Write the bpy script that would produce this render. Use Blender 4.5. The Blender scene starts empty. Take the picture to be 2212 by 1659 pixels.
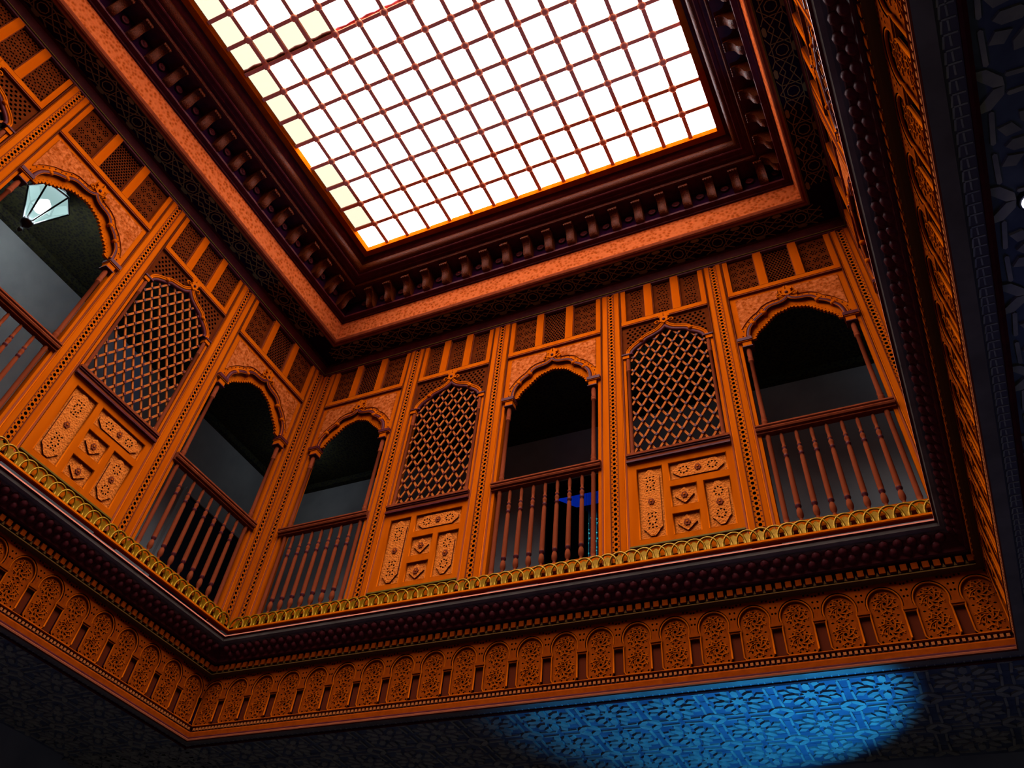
import bpy, math, random
from mathutils import Vector, Matrix
from mathutils.geometry import tessellate_polygon
random.seed(7)
PI = math.pi
sc = bpy.context.scene
COL = sc.collection

# ------------------------------------------------------------------ camera
EYE = 1.6                                   # eye height above the courtyard floor
cam_d = bpy.data.cameras.new('camera'); cam = bpy.data.objects.new('camera', cam_d); COL.objects.link(cam)
AX = ((0.90201569, 0.42344964, 0.08401247), (-0.28981013, 0.73819894, -0.60915714), (-0.31996529, 0.52512163, 0.78858702))
rt, dn, fw = (Vector(a) for a in AX)
m = Matrix((( rt.x, -dn.x, -fw.x, 0), (rt.y, -dn.y, -fw.y, 0), (rt.z, -dn.z, -fw.z, EYE), (0, 0, 0, 1)))
cam.matrix_world = m
cam_d.sensor_width = 36.0; cam_d.lens = 36.0 * 1660.18 / 2212.0
cam_d.shift_x = -0.00142; cam_d.shift_y = -0.1325
cam_d.clip_start = 0.02; cam_d.clip_end = 100
sc.camera = cam

# ------------------------------------------------------------------ world, exposure, lamps
SKY = 38.0
w = bpy.data.worlds.new('sky'); sc.world = w; w.use_nodes = True
bg = w.node_tree.nodes['Background']; bg.inputs[0].default_value = (0.90, 0.94, 1.0, 1)
# overcast sky: three times brighter overhead than at the horizon, alike in every direction
wt = w.node_tree; g_ = wt.nodes.new('ShaderNodeNewGeometry'); sp_ = wt.nodes.new('ShaderNodeSeparateXYZ'); mr = wt.nodes.new('ShaderNodeMapRange')
mr.inputs['From Min'].default_value = 0.0; mr.inputs['From Max'].default_value = -1.0; mr.inputs['To Min'].default_value = SKY / 3; mr.inputs['To Max'].default_value = SKY
wt.links.new(g_.outputs['Incoming'], sp_.inputs[0]); wt.links.new(sp_.outputs['Z'], mr.inputs['Value']); wt.links.new(mr.outputs[0], bg.inputs[1])
cy = sc.cycles; cy.max_bounces = 6; cy.diffuse_bounces = 3; cy.glossy_bounces = 2; cy.transmission_bounces = 4; cy.transparent_max_bounces = 10
vs = sc.view_settings
vs.view_transform = 'Standard'; vs.look = 'None'; vs.gamma = 1.0; vs.exposure = 0.0; vs.use_curve_mapping = False

XC, YW, HB, HL = -2.5391, 5.265, 3.17, 3.51      # courtyard axis, back screen plane, half widths
SKY_Z = 7.513
def lamp(name, kind, loc, energy, color, **kw):
    d = bpy.data.lights.new(name, kind); d.energy = energy; d.color = color
    for k, v in kw.items(): setattr(d, k, v)
    o = bpy.data.objects.new(name, d); COL.objects.link(o); o.location = (loc[0], loc[1], loc[2] + EYE)
    return o
def aim(o, tgt):
    v = Vector((tgt[0], tgt[1], tgt[2] + EYE)) - o.location
    o.rotation_euler = v.to_track_quat('-Z', 'Y').to_euler()
pl = lamp('skylight_portal', 'AREA', (XC, YW - HL, SKY_Z + 0.03), 1.0, (1, 1, 1), shape='RECTANGLE', size=4.5, size_y=5.15)
pl.data.cycles.is_portal = True
# blue floor uplighters of the ground floor, plus an unseen fill tinting shadows blue
s1 = lamp('blue_uplighter', 'SPOT', (-0.55, 5.62, 0.8), 430, (0.012, 0.33, 1.0), spot_size=math.radians(80), spot_blend=0.4, shadow_soft_size=0.03)
aim(s1, (-0.55 - 1.52 * math.tan(math.radians(20)), 5.58, 2.32))
s2 = lamp('blue_shadow_fill', 'SPOT', (-2.6, 1.5, -1.45), 60, (0.12, 0.04, 1.0), spot_size=math.radians(150), spot_blend=1.0, shadow_soft_size=0.3)
aim(s2, (-2.6, 1.5, 4))
s3 = lamp('blue_wall_washer', 'SPOT', (1.6, 4.9, -1.2), 25, (0.12, 0.22, 1.0), spot_size=math.radians(70), spot_blend=0.6, shadow_soft_size=0.05)
aim(s3, (0.5, 4.3, 2.3))

# ------------------------------------------------------------------ materials
MATS = {}
def mat(name, col, rough=0.5, col2=None, scale=20.0, stretch=(1, 1, 1), bump=0.0, kind='noise', metal=0.0, spec=0.4, detail=4.0, lo=0.35, hi=0.65, bscale=None, trans=None):
    M = bpy.data.materials.new(name); M.use_nodes = True; nt = M.node_tree; N = nt.nodes; L = nt.links
    b = N['Principled BSDF']
    b.inputs['Roughness'].default_value = rough; b.inputs['Metallic'].default_value = metal
    b.inputs['Specular IOR Level'].default_value = spec
    b.inputs['Base Color'].default_value = (*col, 1)
    tc = N.new('ShaderNodeTexCoord'); mp = N.new('ShaderNodeMapping'); mp.inputs['Scale'].default_value = stretch
    L.new(tc.outputs['Object'], mp.inputs['Vector'])
    def tex(sc_):
        if kind == 'voronoi':
            t = N.new('ShaderNodeTexVoronoi'); t.inputs['Scale'].default_value = sc_; out = t.outputs['Distance']
        elif kind == 'wave':
            t = N.new('ShaderNodeTexWave'); t.inputs['Scale'].default_value = sc_; t.inputs['Distortion'].default_value = 6.0; t.inputs['Detail'].default_value = 3; out = t.outputs['Fac']
        elif kind == 'magic':
            t = N.new('ShaderNodeTexMagic'); t.inputs['Scale'].default_value = sc_; t.turbulence_depth = 3; out = t.outputs['Fac']
        else:
            t = N.new('ShaderNodeTexNoise'); t.inputs['Scale'].default_value = sc_; t.inputs['Detail'].default_value = detail; out = t.outputs['Fac']
        L.new(mp.outputs[0], t.inputs['Vector']); return out
    if col2 is not None:
        r = N.new('ShaderNodeValToRGB'); r.color_ramp.elements[0].position = lo; r.color_ramp.elements[1].position = hi
        r.color_ramp.elements[0].color = (*col, 1); r.color_ramp.elements[1].color = (*col2, 1)
        L.new(tex(scale), r.inputs[0]); L.new(r.outputs[0], b.inputs['Base Color'])
    if bump:
        bp = N.new('ShaderNodeBump'); bp.inputs['Strength'].default_value = bump; bp.inputs['Distance'].default_value = 0.012
        L.new(tex(bscale or scale), bp.inputs['Height']); L.new(bp.outputs[0], b.inputs['Normal'])
    MATS[name] = M; return M
def emit(name, col, strength):
    M = bpy.data.materials.new(name); M.use_nodes = True; nt = M.node_tree; b = nt.nodes['Principled BSDF']
    b.inputs['Base Color'].default_value = (*col, 1); b.inputs['Emission Color'].default_value = (*col, 1); b.inputs['Emission Strength'].default_value = strength
    MATS[name] = M; return M
def glass(name, tint):
    M = bpy.data.materials.new(name); M.use_nodes = True; nt = M.node_tree; N = nt.nodes; N.clear()
    o = N.new('ShaderNodeOutputMaterial'); t = N.new('ShaderNodeBsdfTransparent'); t.inputs[0].default_value = (*tint, 1)
    g = N.new('ShaderNodeBsdfGlossy'); g.inputs['Roughness'].default_value = 0.15; g.inputs[0].default_value = (1, 1, 1, 1)
    mx = N.new('ShaderNodeMixShader'); ge = N.new('ShaderNodeNewGeometry')
    def mth(op, a, b=None):
        n_ = N.new('ShaderNodeMath'); n_.operation = op
        for k_, v_ in enumerate((a, b)):
            if v_ is None: continue
            if isinstance(v_, (int, float)): n_.inputs[k_].default_value = v_
            else: nt.links.new(v_, n_.inputs[k_])
        return n_.outputs[0]
    vd = N.new('ShaderNodeVectorMath'); vd.operation = 'DOT_PRODUCT'; nt.links.new(ge.outputs['Normal'], vd.inputs[0]); nt.links.new(ge.outputs['Incoming'], vd.inputs[1])
    fr = mth('ADD', mth('MULTIPLY', mth('POWER', mth('SUBTRACT', 1.0, mth('ABSOLUTE', vd.outputs['Value'])), 5.0), 0.96), 0.04)
    nt.links.new(fr, mx.inputs[0])
    nt.links.new(t.outputs[0], mx.inputs[1]); nt.links.new(g.outputs[0], mx.inputs[2]); nt.links.new(mx.outputs[0], o.inputs[0])
    MATS[name] = M; return M
WOOD = mat('cedar_orange', (0.2220, 0.0319, 0.0004), 0.55, (0.2664, 0.0439, 0.0009), 9, (1, 1, 0.12), 0.05, detail=6, spec=0.0)
RED = mat('cedar_red_brown', (0.0901, 0.0154, 0.0050), 0.45, (0.1135, 0.0202, 0.0070), 12, (1, 1, 0.2), 0.04, spec=0.0)
RELIEF = mat('carved_relief', (0.1359, 0.0203, 0.0019), 0.5, (0.2808, 0.0612, 0.0136), 34, (1, 1, 1), 0.6, 'noise', lo=0.35, hi=0.65, spec=0.0)
FASC = mat('carved_fascia', (0.150, 0.020, 0.0015), 0.5, (0.275, 0.054, 0.013), 26, (1, 1, 1), 0.6, 'voronoi', lo=0.1, hi=0.6, spec=0.0)
FRET = mat('shaded_fret_wood', (0.0416, 0.0061, 0.0011), 0.55, (0.0583, 0.0095, 0.0016), 15, (1, 1, 1), 0.2, spec=0.0)  # darkness under the cornice is partly put into this wood colour
PANEL = mat('carved_panel_wood', (0.2451, 0.0430, 0.0032), 0.5, (0.3090, 0.0709, 0.0096), 60, (1, 1, 1), 0.5, 'voronoi', lo=0.1, hi=0.5, spec=0.0)
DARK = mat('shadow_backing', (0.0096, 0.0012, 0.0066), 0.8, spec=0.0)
MOULD = mat('dark_moulding', (0.036, 0.0050, 0.0060), 0.45, (0.056, 0.0078, 0.0075), 14, (1, 1, 1), 0.08, spec=0.03)
ROLL = mat('gilt_roll', (0.0355, 0.0053, 0.0009), 0.4, (0.0666, 0.0122, 0.0022), 90, (1, 1, 1), 0.5, spec=0.04)
FRIEZE = mat('frieze_wood', (0.1257, 0.0166, 0.0009), 0.55, (0.1592, 0.0231, 0.0012), 20, (1, 1, 1), 0.25, spec=0.0)
PIER = mat('pier_wood', (0.0540, 0.0081, 0.0027), 0.6, spec=0.0)
OLIVE = mat('olive_highlight', (0.0750, 0.0450, 0.0060), 0.45, spec=0.02)  # olive light caught by mouldings and rail undersides, put into the colour
GOLD = mat('gilded_brass', (0.1230, 0.0503, 0.0010), 0.45, (0.1886, 0.0839, 0.0016), 30, (1, 1, 1), 0.2, metal=0.35, spec=0.05)
PLAST = mat('grey_plaster', (0.1530, 0.1568, 0.1568), 0.85, (0.1912, 0.1951, 0.1912), 3, (1, 1, 1), 0.05, spec=0.1)
CEIL = mat('painted_gallery_ceiling', (0.005, 0.004, 0.008), 0.6, (0.024, 0.023, 0.009), 34, (1, 1, 1), 0.5, 'voronoi', lo=0.25, hi=0.6, spec=0.1)  # navy shade is mixed into the base; the olive ornament is painted
SOFF = mat('painted_soffit', (0.040, 0.046, 0.066), 0.42, (0.070, 0.080, 0.10), 6, (1, 1, 1), 0.15, spec=0.1)
STRAP = mat('soffit_strap', (0.13, 0.12, 0.10), 0.35, (0.20, 0.18, 0.13), 10, (1, 1, 1), 0.15, spec=0.12)
BORDER = mat('border_paint', (0.06, 0.05, 0.055), 0.5, spec=0.05)
LINE = mat('star_strap', (0.155, 0.095, 0.024), 0.5, spec=0.0)
STONE = mat('courtyard_floor_tile', (0.0250, 0.0225, 0.0225), 0.3, (0.0400, 0.0325, 0.0300), 5)
IRON = mat('black_iron', (0.012, 0.012, 0.014), 0.4, metal=0.6)
DOORM = mat('door_black', (0.005, 0.004, 0.008), 0.6, spec=0.1)
BLUEW = mat('blue_lit_surface', (0.15, 0.25, 0.65), 0.7)  # the room's blue light is put into the surface colour too
TEAL = mat('teal_beads', (0.05, 0.30, 0.32), 0.15, metal=0.6)
PANE = glass('clear_glass', (1, 1, 1)); CREAM = glass('dusty_glass', (0.205, 0.188, 0.155))
LGLASS = emit('lantern_glass', (0.50, 0.80, 0.78), 0.80); BULB = emit('lantern_bulb', (1.0, 0.97, 1.0), 8.0)
LGLASS.node_tree.nodes['Principled BSDF'].inputs['Alpha'].default_value = 0.72; LGLASS.node_tree.nodes['Principled BSDF'].inputs['Base Color'].default_value = (.01, .012, .012, 1)
DECK = mat('roof_deck_paint', (0.060, 0.008, 0.003), 0.7, spec=0.0)
BARW = mat('skylight_bar_paint', (0.72, 0.24, 0.12), 0.5, spec=0.02)
DISC = emit('downlight_disc', (0.75, 0.72, 1.0), 3.0)

# ------------------------------------------------------------------ mesh builder
class MB:
    def __init__(s): s.v = []; s.f = []; s.m = []; s.sm = []
    def face(s, idx, m=0, sm=False): s.f.append(tuple(idx)); s.m.append(m); s.sm.append(sm)
    def add(s, pts): n = len(s.v); s.v += [tuple(p) for p in pts]; return n
    def box(s, x0, x1, y0, y1, z0, z1, m=0):
        n = s.add([(x0, y0, z0), (x1, y0, z0), (x1, y1, z0), (x0, y1, z0), (x0, y0, z1), (x1, y0, z1), (x1, y1, z1), (x0, y1, z1)])
        for q in ((0, 3, 2, 1), (4, 5, 6, 7), (0, 1, 5, 4), (1, 2, 6, 5), (2, 3, 7, 6), (3, 0, 4, 7)): s.face([n + i for i in q], m)
        return s
    def lathe(s, cx, cy, prof, n=10, mats=None, m=0, axis='z'):
        rings = []
        for (r, z) in prof:
            a0 = s.add([]); 
            for i in range(n):
                a = 2 * PI * i / n; p = (r * math.cos(a), r * math.sin(a))
                s.v.append((cx + p[0], cy + p[1], z) if axis == 'z' else (cx + p[0], z, cy + p[1]))
            rings.append(a0)
        for k in range(len(prof) - 1):
            mm = mats[k] if mats else m
            for i in range(n):
                j = (i + 1) % n; s.face((rings[k] + i, rings[k] + j, rings[k + 1] + j, rings[k + 1] + i), mm, True)
        s.face([rings[0] + i for i in range(n)][::-1], mats[0] if mats else m); s.face([rings[-1] + i for i in range(n)], mats[-1] if mats else m)
        return s
    def plate(s, outer, holes, yf, yb, m=0, mw=None, back=False):
        """a board in the x-z plane with real cut-outs, front at y=yf"""
        loops = [outer] + holes; mw = m if mw is None else mw
        tris = tessellate_polygon([[Vector((p[0], p[1], 0)) for p in l] for l in loops])
        flat = [p for l in loops for p in l]
        n = s.add([(p[0], yf, p[1]) for p in flat]); k = s.add([(p[0], yb, p[1]) for p in flat])
        for t in tris: s.face([n + i for i in t], m)
        if back:
            for t in tris: s.face([k + i for i in t[::-1]], m)
        o = 0
        for l in loops:
            c = len(l)
            for i in range(c):
                j = (i + 1) % c; s.face((n + o + i, n + o + j, k + o + j, k + o + i), mw)
            o += c
        return s
    def flat(s, poly, z0, z1, m=0):
        """a tile in the x-y plane, showing its lower face at z0"""
        n = s.add([(p[0], p[1], z0) for p in poly]); k = s.add([(p[0], p[1], z1) for p in poly]); c = len(poly)
        s.face([n + i for i in range(c)], m)
        for i in range(c):
            j = (i + 1) % c; s.face((n + i, n + j, k + j, k + i), m)
        return s
    def tube(s, path, r, n=6, m=0, ry=None, caps=True):
        path = [Vector(p) for p in path]; rings = []
        for i, p in enumerate(path):
            d = (path[min(i + 1, len(path) - 1)] - path[max(i - 1, 0)]); d.normalize()
            up = Vector((0, 1, 0)) if abs(d.y) < 0.9 else Vector((1, 0, 0))
            a = d.cross(up).normalized(); b = a.cross(d).normalized()
            rings.append(s.add([p + a * (r * math.cos(2 * PI * q / n)) + b * ((ry or r) * math.sin(2 * PI * q / n)) for q in range(n)]))
        for k in range(len(rings) - 1):
            for i in range(n):
                j = (i + 1) % n; s.face((rings[k] + i, rings[k] + j, rings[k + 1] + j, rings[k + 1] + i), m, True)
        if caps: s.face([rings[0] + i for i in range(n)], m); s.face([rings[-1] + i for i in range(n)][::-1], m)
        return s
    def sweep(s, prof, half, m=0, mats=None, closed=False):
        """profile of (offset, z) run along x between mitred corners at +-half"""
        n = s.add([(-(half - o), -o, z) for o, z in prof]); k = s.add([((half - o), -o, z) for o, z in prof]); c = len(prof)
        for i in range(c if closed else c - 1):
            j = (i + 1) % c; s.face((n + i, n + j, k + j, k + i), mats[i] if mats else m)
        return s
    def bar(s, p, q, wd, y0, y1, m=0):
        """straight bar between two points of the x-z plane"""
        d = Vector((q[0] - p[0], q[1] - p[1])); l = d.length; d /= l; nx, nz = -d.y * wd / 2, d.x * wd / 2
        c = [(p[0] + nx, p[1] + nz), (q[0] + nx, q[1] + nz), (q[0] - nx, q[1] - nz), (p[0] - nx, p[1] - nz)]
        n = s.add([(a, y0, b) for a, b in c] + [(a, y1, b) for a, b in c])
        for t in ((0, 1, 2, 3), (7, 6, 5, 4), (0, 4, 5, 1), (1, 5, 6, 2), (2, 6, 7, 3), (3, 7, 4, 0)): s.face([n + i for i in t], m)
        return s
    def mesh(s, name, *mats):
        me = bpy.data.meshes.new(name); me.from_pydata(s.v, [], s.f)
        for M in mats: me.materials.append(M)
        me.polygons.foreach_set('material_index', s.m); me.polygons.foreach_set('use_smooth', s.sm)
        me.update(); return me
CACHE = {}
def cached(key, fn):
    if key not in CACHE: CACHE[key] = fn()
    return CACHE[key]
SIDE = {'back': ((XC, YW), 0.0, HB), 'left': ((XC - HB, YW - HL), PI / 2, HL), 'right': ((XC + HB, YW - HL), -PI / 2, HL), 'front': ((XC, YW - 2 * HL), PI, HB)}
Z0 = {}
def thing(name, side, u, z0, label=None, cat=None, group=None, kind=None, o=0.0):
    r = bpy.data.objects.new(name, None); COL.objects.link(r); r.empty_display_size = 0.1
    (x, y), a, h = SIDE[side]
    r.location = (x + u * math.cos(a) + o * math.sin(a), y + u * math.sin(a) - o * math.cos(a), z0 + EYE); r.rotation_euler = (0, 0, a)
    Z0[r.name] = z0
    if label: r['label'] = label
    if cat: r['category'] = cat
    if group: r['group'] = group
    if kind: r['kind'] = kind
    return r
def part(parent, name, me, loc=(0, 0, 0), rot=None, kind=None, label=None):
    o = bpy.data.objects.new(name, me); o.parent = parent
    o.location = (loc[0], loc[1], loc[2] - Z0.get(parent.name, 0.0))
    if rot: o.rotation_euler = rot
    if kind: o['kind'] = kind
    if label: o['label'] = label
    COL.objects.link(o); return o
def solo(name, me, label=None, cat=None, kind=None, group=None):
    o = bpy.data.objects.new(name, me); COL.objects.link(o); o.location = (0, 0, EYE)
    if label: o['label'] = label
    if cat: o['category'] = cat
    if kind: o['kind'] = kind
    if group: o['group'] = group
    return o
def ngon(cx, cz, r, n=6, a0=0.0, sx=1.0): return [(cx + sx * r * math.cos(a0 + 2 * PI * i / n), cz + r * math.sin(a0 + 2 * PI * i / n)) for i in range(n)]
def rect(x0, x1, z0, z1): return [(x0, z0), (x1, z0), (x1, z1), (x0, z1)]
def inside(p, poly):
    r = False; j = len(poly) - 1
    for i in range(len(poly)):
        a, b = poly[i], poly[j]
        if (a[1] > p[1]) != (b[1] > p[1]) and p[0] < (b[0] - a[0]) * (p[1] - a[1]) / (b[1] - a[1]) + a[0]: r = not r
        j = i
    return r
def resample(path, n):
    L = [0]
    for a, b in zip(path, path[1:]): L.append(L[-1] + math.dist(a, b))
    out = []
    for i in range(n + 1):
        t = L[-1] * i / n; k = 0
        while k < len(L) - 2 and L[k + 1] < t: k += 1
        f = (t - L[k]) / max(1e-9, L[k + 1] - L[k]); out.append(tuple(a + (b - a) * f for a, b in zip(path[k], path[k + 1])))
    return out
def catmull(pts, n=4):
    out = []
    for i in range(len(pts) - 1):
        p0, p1, p2, p3 = pts[max(i - 1, 0)], pts[i], pts[i + 1], pts[min(i + 2, len(pts) - 1)]
        for k in range(n):
            t = k / n
            out.append(tuple(0.5 * (2 * b + (c - a) * t + (2 * a - 5 * b + 4 * c - d) * t * t + (3 * b - a - 3 * c + d) * t ** 3) for a, b, c, d in zip(p0, p1, p2, p3)))
    return out + [pts[-1]]
def mirror_path(half): return half + [(-x, z) for x, z in half[::-1][1:]]
def offset_path(path, d):
    out = []
    for i, p in enumerate(path):
        a, b = path[max(i - 1, 0)], path[min(i + 1, len(path) - 1)]
        t = Vector((b[0] - a[0], b[1] - a[1])); t.normalize(); out.append((p[0] - t.y * d, p[1] + t.x * d))
    return out

# ------------------------------------------------------------------ setting: shell of the building
D_OUT = 1.55
X0, X1, Y0, Y1 = XC - HB - D_OUT, XC + HB + D_OUT, YW - 2 * HL - D_OUT, YW + D_OUT
F = -EYE
def boxobj(name, b, M, **k): return solo(name, MB().box(*b).mesh(name, M), **k)
boxobj('floor', (X0 - .2, X1 + .2, Y0 - .2, Y1 + 2.0, F - .1, F), STONE, kind='structure', label='dark tiled courtyard floor')
boxobj('wall_left', (X0 - .2, X0, Y0 - .2, Y1 + 2.0, F, 7.9), PLAST, kind='structure', label='grey plaster wall of the left gallery')
boxobj('wall_right', (X1, X1 + .2, Y0 - .2, Y1 + 2.0, F, 7.9), PLAST, kind='structure', label='grey plaster wall of the right gallery')
boxobj('wall_front', (X0, X1, Y0 - .2, Y0, F, 7.9), PLAST, kind='structure', label='grey plaster wall behind the viewer')
# back wall with a doorway
dx0, dx1, dzt = XC - 0.70, XC + 0.30, 5.28
mb = MB().box(X0, dx0, Y1, Y1 + .2, F, 7.9).box(dx1, X1, Y1, Y1 + .2, F, 7.9).box(dx0, dx1, Y1, Y1 + .2, dzt, 7.9).box(dx0, dx1, Y1, Y1 + .2, F, 2.95)
solo('wall_back', mb.mesh('wall_back', PLAST), kind='structure', label='grey plaster wall of the back gallery')
boxobj('wall_rear', (X0, X1, Y1 + 1.8, Y1 + 2.0, F, 7.9), BLUEW, kind='structure', label='blue-lit wall of the room behind the doorway')
# roof deck round the skylight and gallery slabs (rings made of four boards each)
def ring(name, oi, oo, z0, z1, M, label):
    xi0, xi1, yi0, yi1 = XC - HB + oi, XC + HB - oi, YW - 2 * HL + oi, YW - oi
    mb = MB(); ox0, ox1, oy0, oy1 = XC - HB - oo, XC + HB + oo, YW - 2 * HL - oo, YW + oo
    mb.box(ox0, ox1, yi1, oy1, z0, z1).box(ox0, ox1, oy0, yi0, z0, z1).box(ox0, xi0, yi0, yi1, z0, z1).box(xi1, ox1, yi0, yi1, z0, z1)
    return solo(name, mb.mesh(name, M), kind='structure', label=label)
ring('ceiling', 0.90, D_OUT + .2, SKY_Z + .055, SKY_Z + .09, DECK, 'roof deck round the skylight')
boxobj('ceiling', (X0, X1, Y1, Y1 + 2.0, 6.6, 6.7), BLUEW, kind='structure', label='ceiling of the room behind the doorway')
ring('ceiling', -0.13, D_OUT, 6.1, 6.16, CEIL, 'dark painted ceiling of the upper gallery')
ring('ceiling', 0.03, D_OUT, 2.42, 2.95, RED, 'gallery floor slab above the lower ceiling')
# trims where gallery walls meet the painted ceiling
for k, (b) in enumerate(((X0, X1, Y1 - .07, Y1, 6.02, 6.1), (X0, X0 + .07, Y0, Y1, 6.02, 6.1))):
    boxobj('trim_%d' % (k + 1), b, CEIL, kind='structure', label='dark cornice strip under the gallery ceiling')
# doorway details
drt = MB().box(dx0 - .06, dx0, Y1 - .02, Y1 + .2, 2.95, dzt + .06).box(dx1, dx1 + .06, Y1 - .02, Y1 + .2, 2.95, dzt + .06).box(dx0, dx1, Y1 - .02, Y1 + .2, dzt, dzt + .06)
door1 = solo('door_1', drt.mesh('door_frame', DOORM), kind='structure', label='dark doorway in the back gallery with a blue-lit room beyond')
dl = bpy.data.objects.new('door_leaf', MB().box(0, 0.42, 0, .04, 2.95, dzt - .01).mesh('door_leaf', DOORM)); COL.objects.link(dl); dl.parent = door1
dl.location = (dx0 + .01, Y1 + .2, 0); dl.rotation_euler = (0, 0, math.radians(52))
mb = MB().box(X0 + .001, X0 + .03, YW + 0.02, YW + 1.05, 2.95, 5.07)
d2 = solo('door_2', mb.mesh('door_leaf', DOORM), kind='structure', label='black door in the left gallery wall beside the corner')
fr = bpy.data.objects.new('door_frame', MB().box(X0 + .001, X0 + .05, YW - .04, YW + .02, 2.95, 5.13).box(X0 + .001, X0 + .05, YW + 1.05, YW + 1.11, 2.95, 5.13).box(X0 + .001, X0 + .05, YW + .02, YW + 1.05, 5.07, 5.13).mesh('door_frame', PLAST))
COL.objects.link(fr); fr.parent = d2
fs = solo('dark_screen', MB().box(XC - 1.5, XC - .1, Y1 + 1.38, Y1 + 1.42, 2.95, 5.98).mesh('screen_panel', DOORM), 'tall black screen added to darken the doorway room behind the bead curtain', 'screen')  # made-up dark screen that hides the lower blue wall
for k in range(3):
    hb = bpy.data.objects.new('screen_leaf', MB().box(XC - 1.48 + k * .465, XC - 1.05 + k * .465, Y1 + 1.36, Y1 + 1.38, 3.0, 5.93).mesh('screen_leaf', DOORM)); hb.parent = fs; COL.objects.link(hb)
# beaded curtain in the blue room
mb = MB()
for i in range(26):
    x = XC - 0.80 + i * 0.035
    for j in range(40):
        if random.random() < .85:
            z = 3.1 + j * .065 + random.uniform(-.01, .01); r = random.uniform(.008, .016)
            mb.lathe(x, Y1 + 1.2 + random.uniform(-.02, .02), [(.002, z - r), (r, z), (.002, z + r)], 5)
for i in range(26): mb.box(XC - .80 + i * .035 - .0015, XC - .80 + i * .035 + .0015, Y1 + 1.199, Y1 + 1.201, 2.95, 6.6)
bc = solo('bead_curtain', mb.mesh('bead_curtain', TEAL), 'glittering teal bead curtain in the doorway room behind the balusters', 'curtain', 'stuff')
brl = lamp('blue_room_lamp', 'SPOT', (XC - 1.9, Y1 + 1.6, 5.3), 60, (0.03, 0.22, 1.0), spot_size=math.radians(120), spot_blend=.5, shadow_soft_size=.1)
aim(brl, (XC - .8, Y1 + 1.7, 6.5))
bcl = lamp('curtain_fill', 'SPOT', (XC - 0.15, Y1 + 0.4, 5.0), 90, (0.55, 0.95, 1.0), spot_size=math.radians(45), spot_blend=.4, shadow_soft_size=.03)  # unseen fill light added to make the beads show
aim(bcl, (XC - .62, Y1 + 1.3, 5.3))

# ------------------------------------------------------------------ skylight
S = 0.30; SY = 0.32135; NX, NY = 15, 16
sx0, sy1 = XC - 7.5 * S, YW - 0.919; sy0 = sy1 - NY * SY
wroot = bpy.data.objects.new('window_1', None); COL.objects.link(wroot); wroot.location = (sx0, sy1, SKY_Z + EYE); wroot['kind'] = 'structure'
wroot['label'] = 'large gridded skylight of pale glass panes over the courtyard'
pm = MB().box(.004, S - .004, .004, SY - .004, .026, .032).mesh('pane', PANE)
pc = MB().box(.004, S - .004, .004, SY - .004, .026, .032).mesh('pane_dusty', CREAM)
boss = MB().lathe(0, 0, [(.022, -.018), (.044, -.010), (.046, .004), (.042, .014)], 8).mesh('boss', BARW)
for i in range(NX):
    for j in range(NY):
        part(wroot, 'pane', pc if (i == 0 and j not in (0, 4)) or (i in (1, 2, 3) and j == 8) else pm, (i * S, -(j + 1) * SY, 0))
bx = MB().box(-.022, .022, -NY * SY, 0, -.004, .026).mesh('bar', BARW)
by = MB().box(0, NX * S, -.021, .021, 0, .024).mesh('bar', BARW)
for i in range(1, NX): part(wroot, 'glazing_bar', bx, (i * S, 0, 0))
for j in range(1, NY): part(wroot, 'glazing_bar', by, (0, -j * SY, 0))
for i in range(1, NX):
    for j in range(1, NY): part(wroot, 'boss', boss, (i * S, -j * SY, 0))
mb = MB().box(-.06, .012, -NY * SY - .06, .06, -.050, .034).box(NX * S - .012, NX * S + .06, -NY * SY - .06, .06, -.050, .034).box(.012, NX * S - .012, -.012, .06, -.050, .034).box(.012, NX * S - .012, -NY * SY - .06, -NY * SY + .012, -.050, .034)
part(wroot, 'frame', mb.mesh('frame', WOOD))
mb = MB().tube([(k * .05, -8.08 * SY +   .006 * math.sin(k * 1.7), .05 + .003 * math.sin(k * 2.3)) for k in range(0, 60)], .026, 5)
part(wroot, 'sheet_seam', mb.mesh('sheet_seam', mat('seam_red', (.45, .03, .03), .5)), label='crumpled red seam lying along one bar')

# ------------------------------------------------------------------ upper cornice
def bracket_mesh():
    mb = MB(); prof = [(.405, 6.94), (.47, 6.95), (.505, 6.99), (.515, 7.04), (.53, 7.09), (.575, 7.13), (.60, 7.15), (.60, 7.20), (.405, 7.20)]
    hw = .046
    a = mb.add([(-hw, -o, z) for o, z in prof]); b = mb.add([(hw, -o, z) for o, z in prof]); c = len(prof)
    mb.face([a + i for i in range(c)]); mb.face([b + i for i in range(c)][::-1])
    for i in range(c): mb.face((a + i, a + (i + 1) % c, b + (i + 1) % c, b + i), 0, 1 <= i <= 4)
    return mb.mesh('bracket', ROLL)
def cap_bead():
    mb = MB()
    mb.box(-.052, .052, -.612, -.56, 7.135, 7.15)
    for k in range(4): mb.lathe(-.039 + k * .026, -.606, [(.003, 7.118), (.012, 7.128), (.012, 7.14), (.003, 7.15)], 6)
    return mb.mesh('bead_cap', ROLL)
def medallion():
    mb = MB(); mb.lathe(0, 7.10, [(.045, -.425), (.045, -.437), (.034, -.440), (.026, -.432), (.014, -.436), (.010, -.448)], 10, axis='y')
    return mb.mesh('medallion', MOULD)
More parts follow.
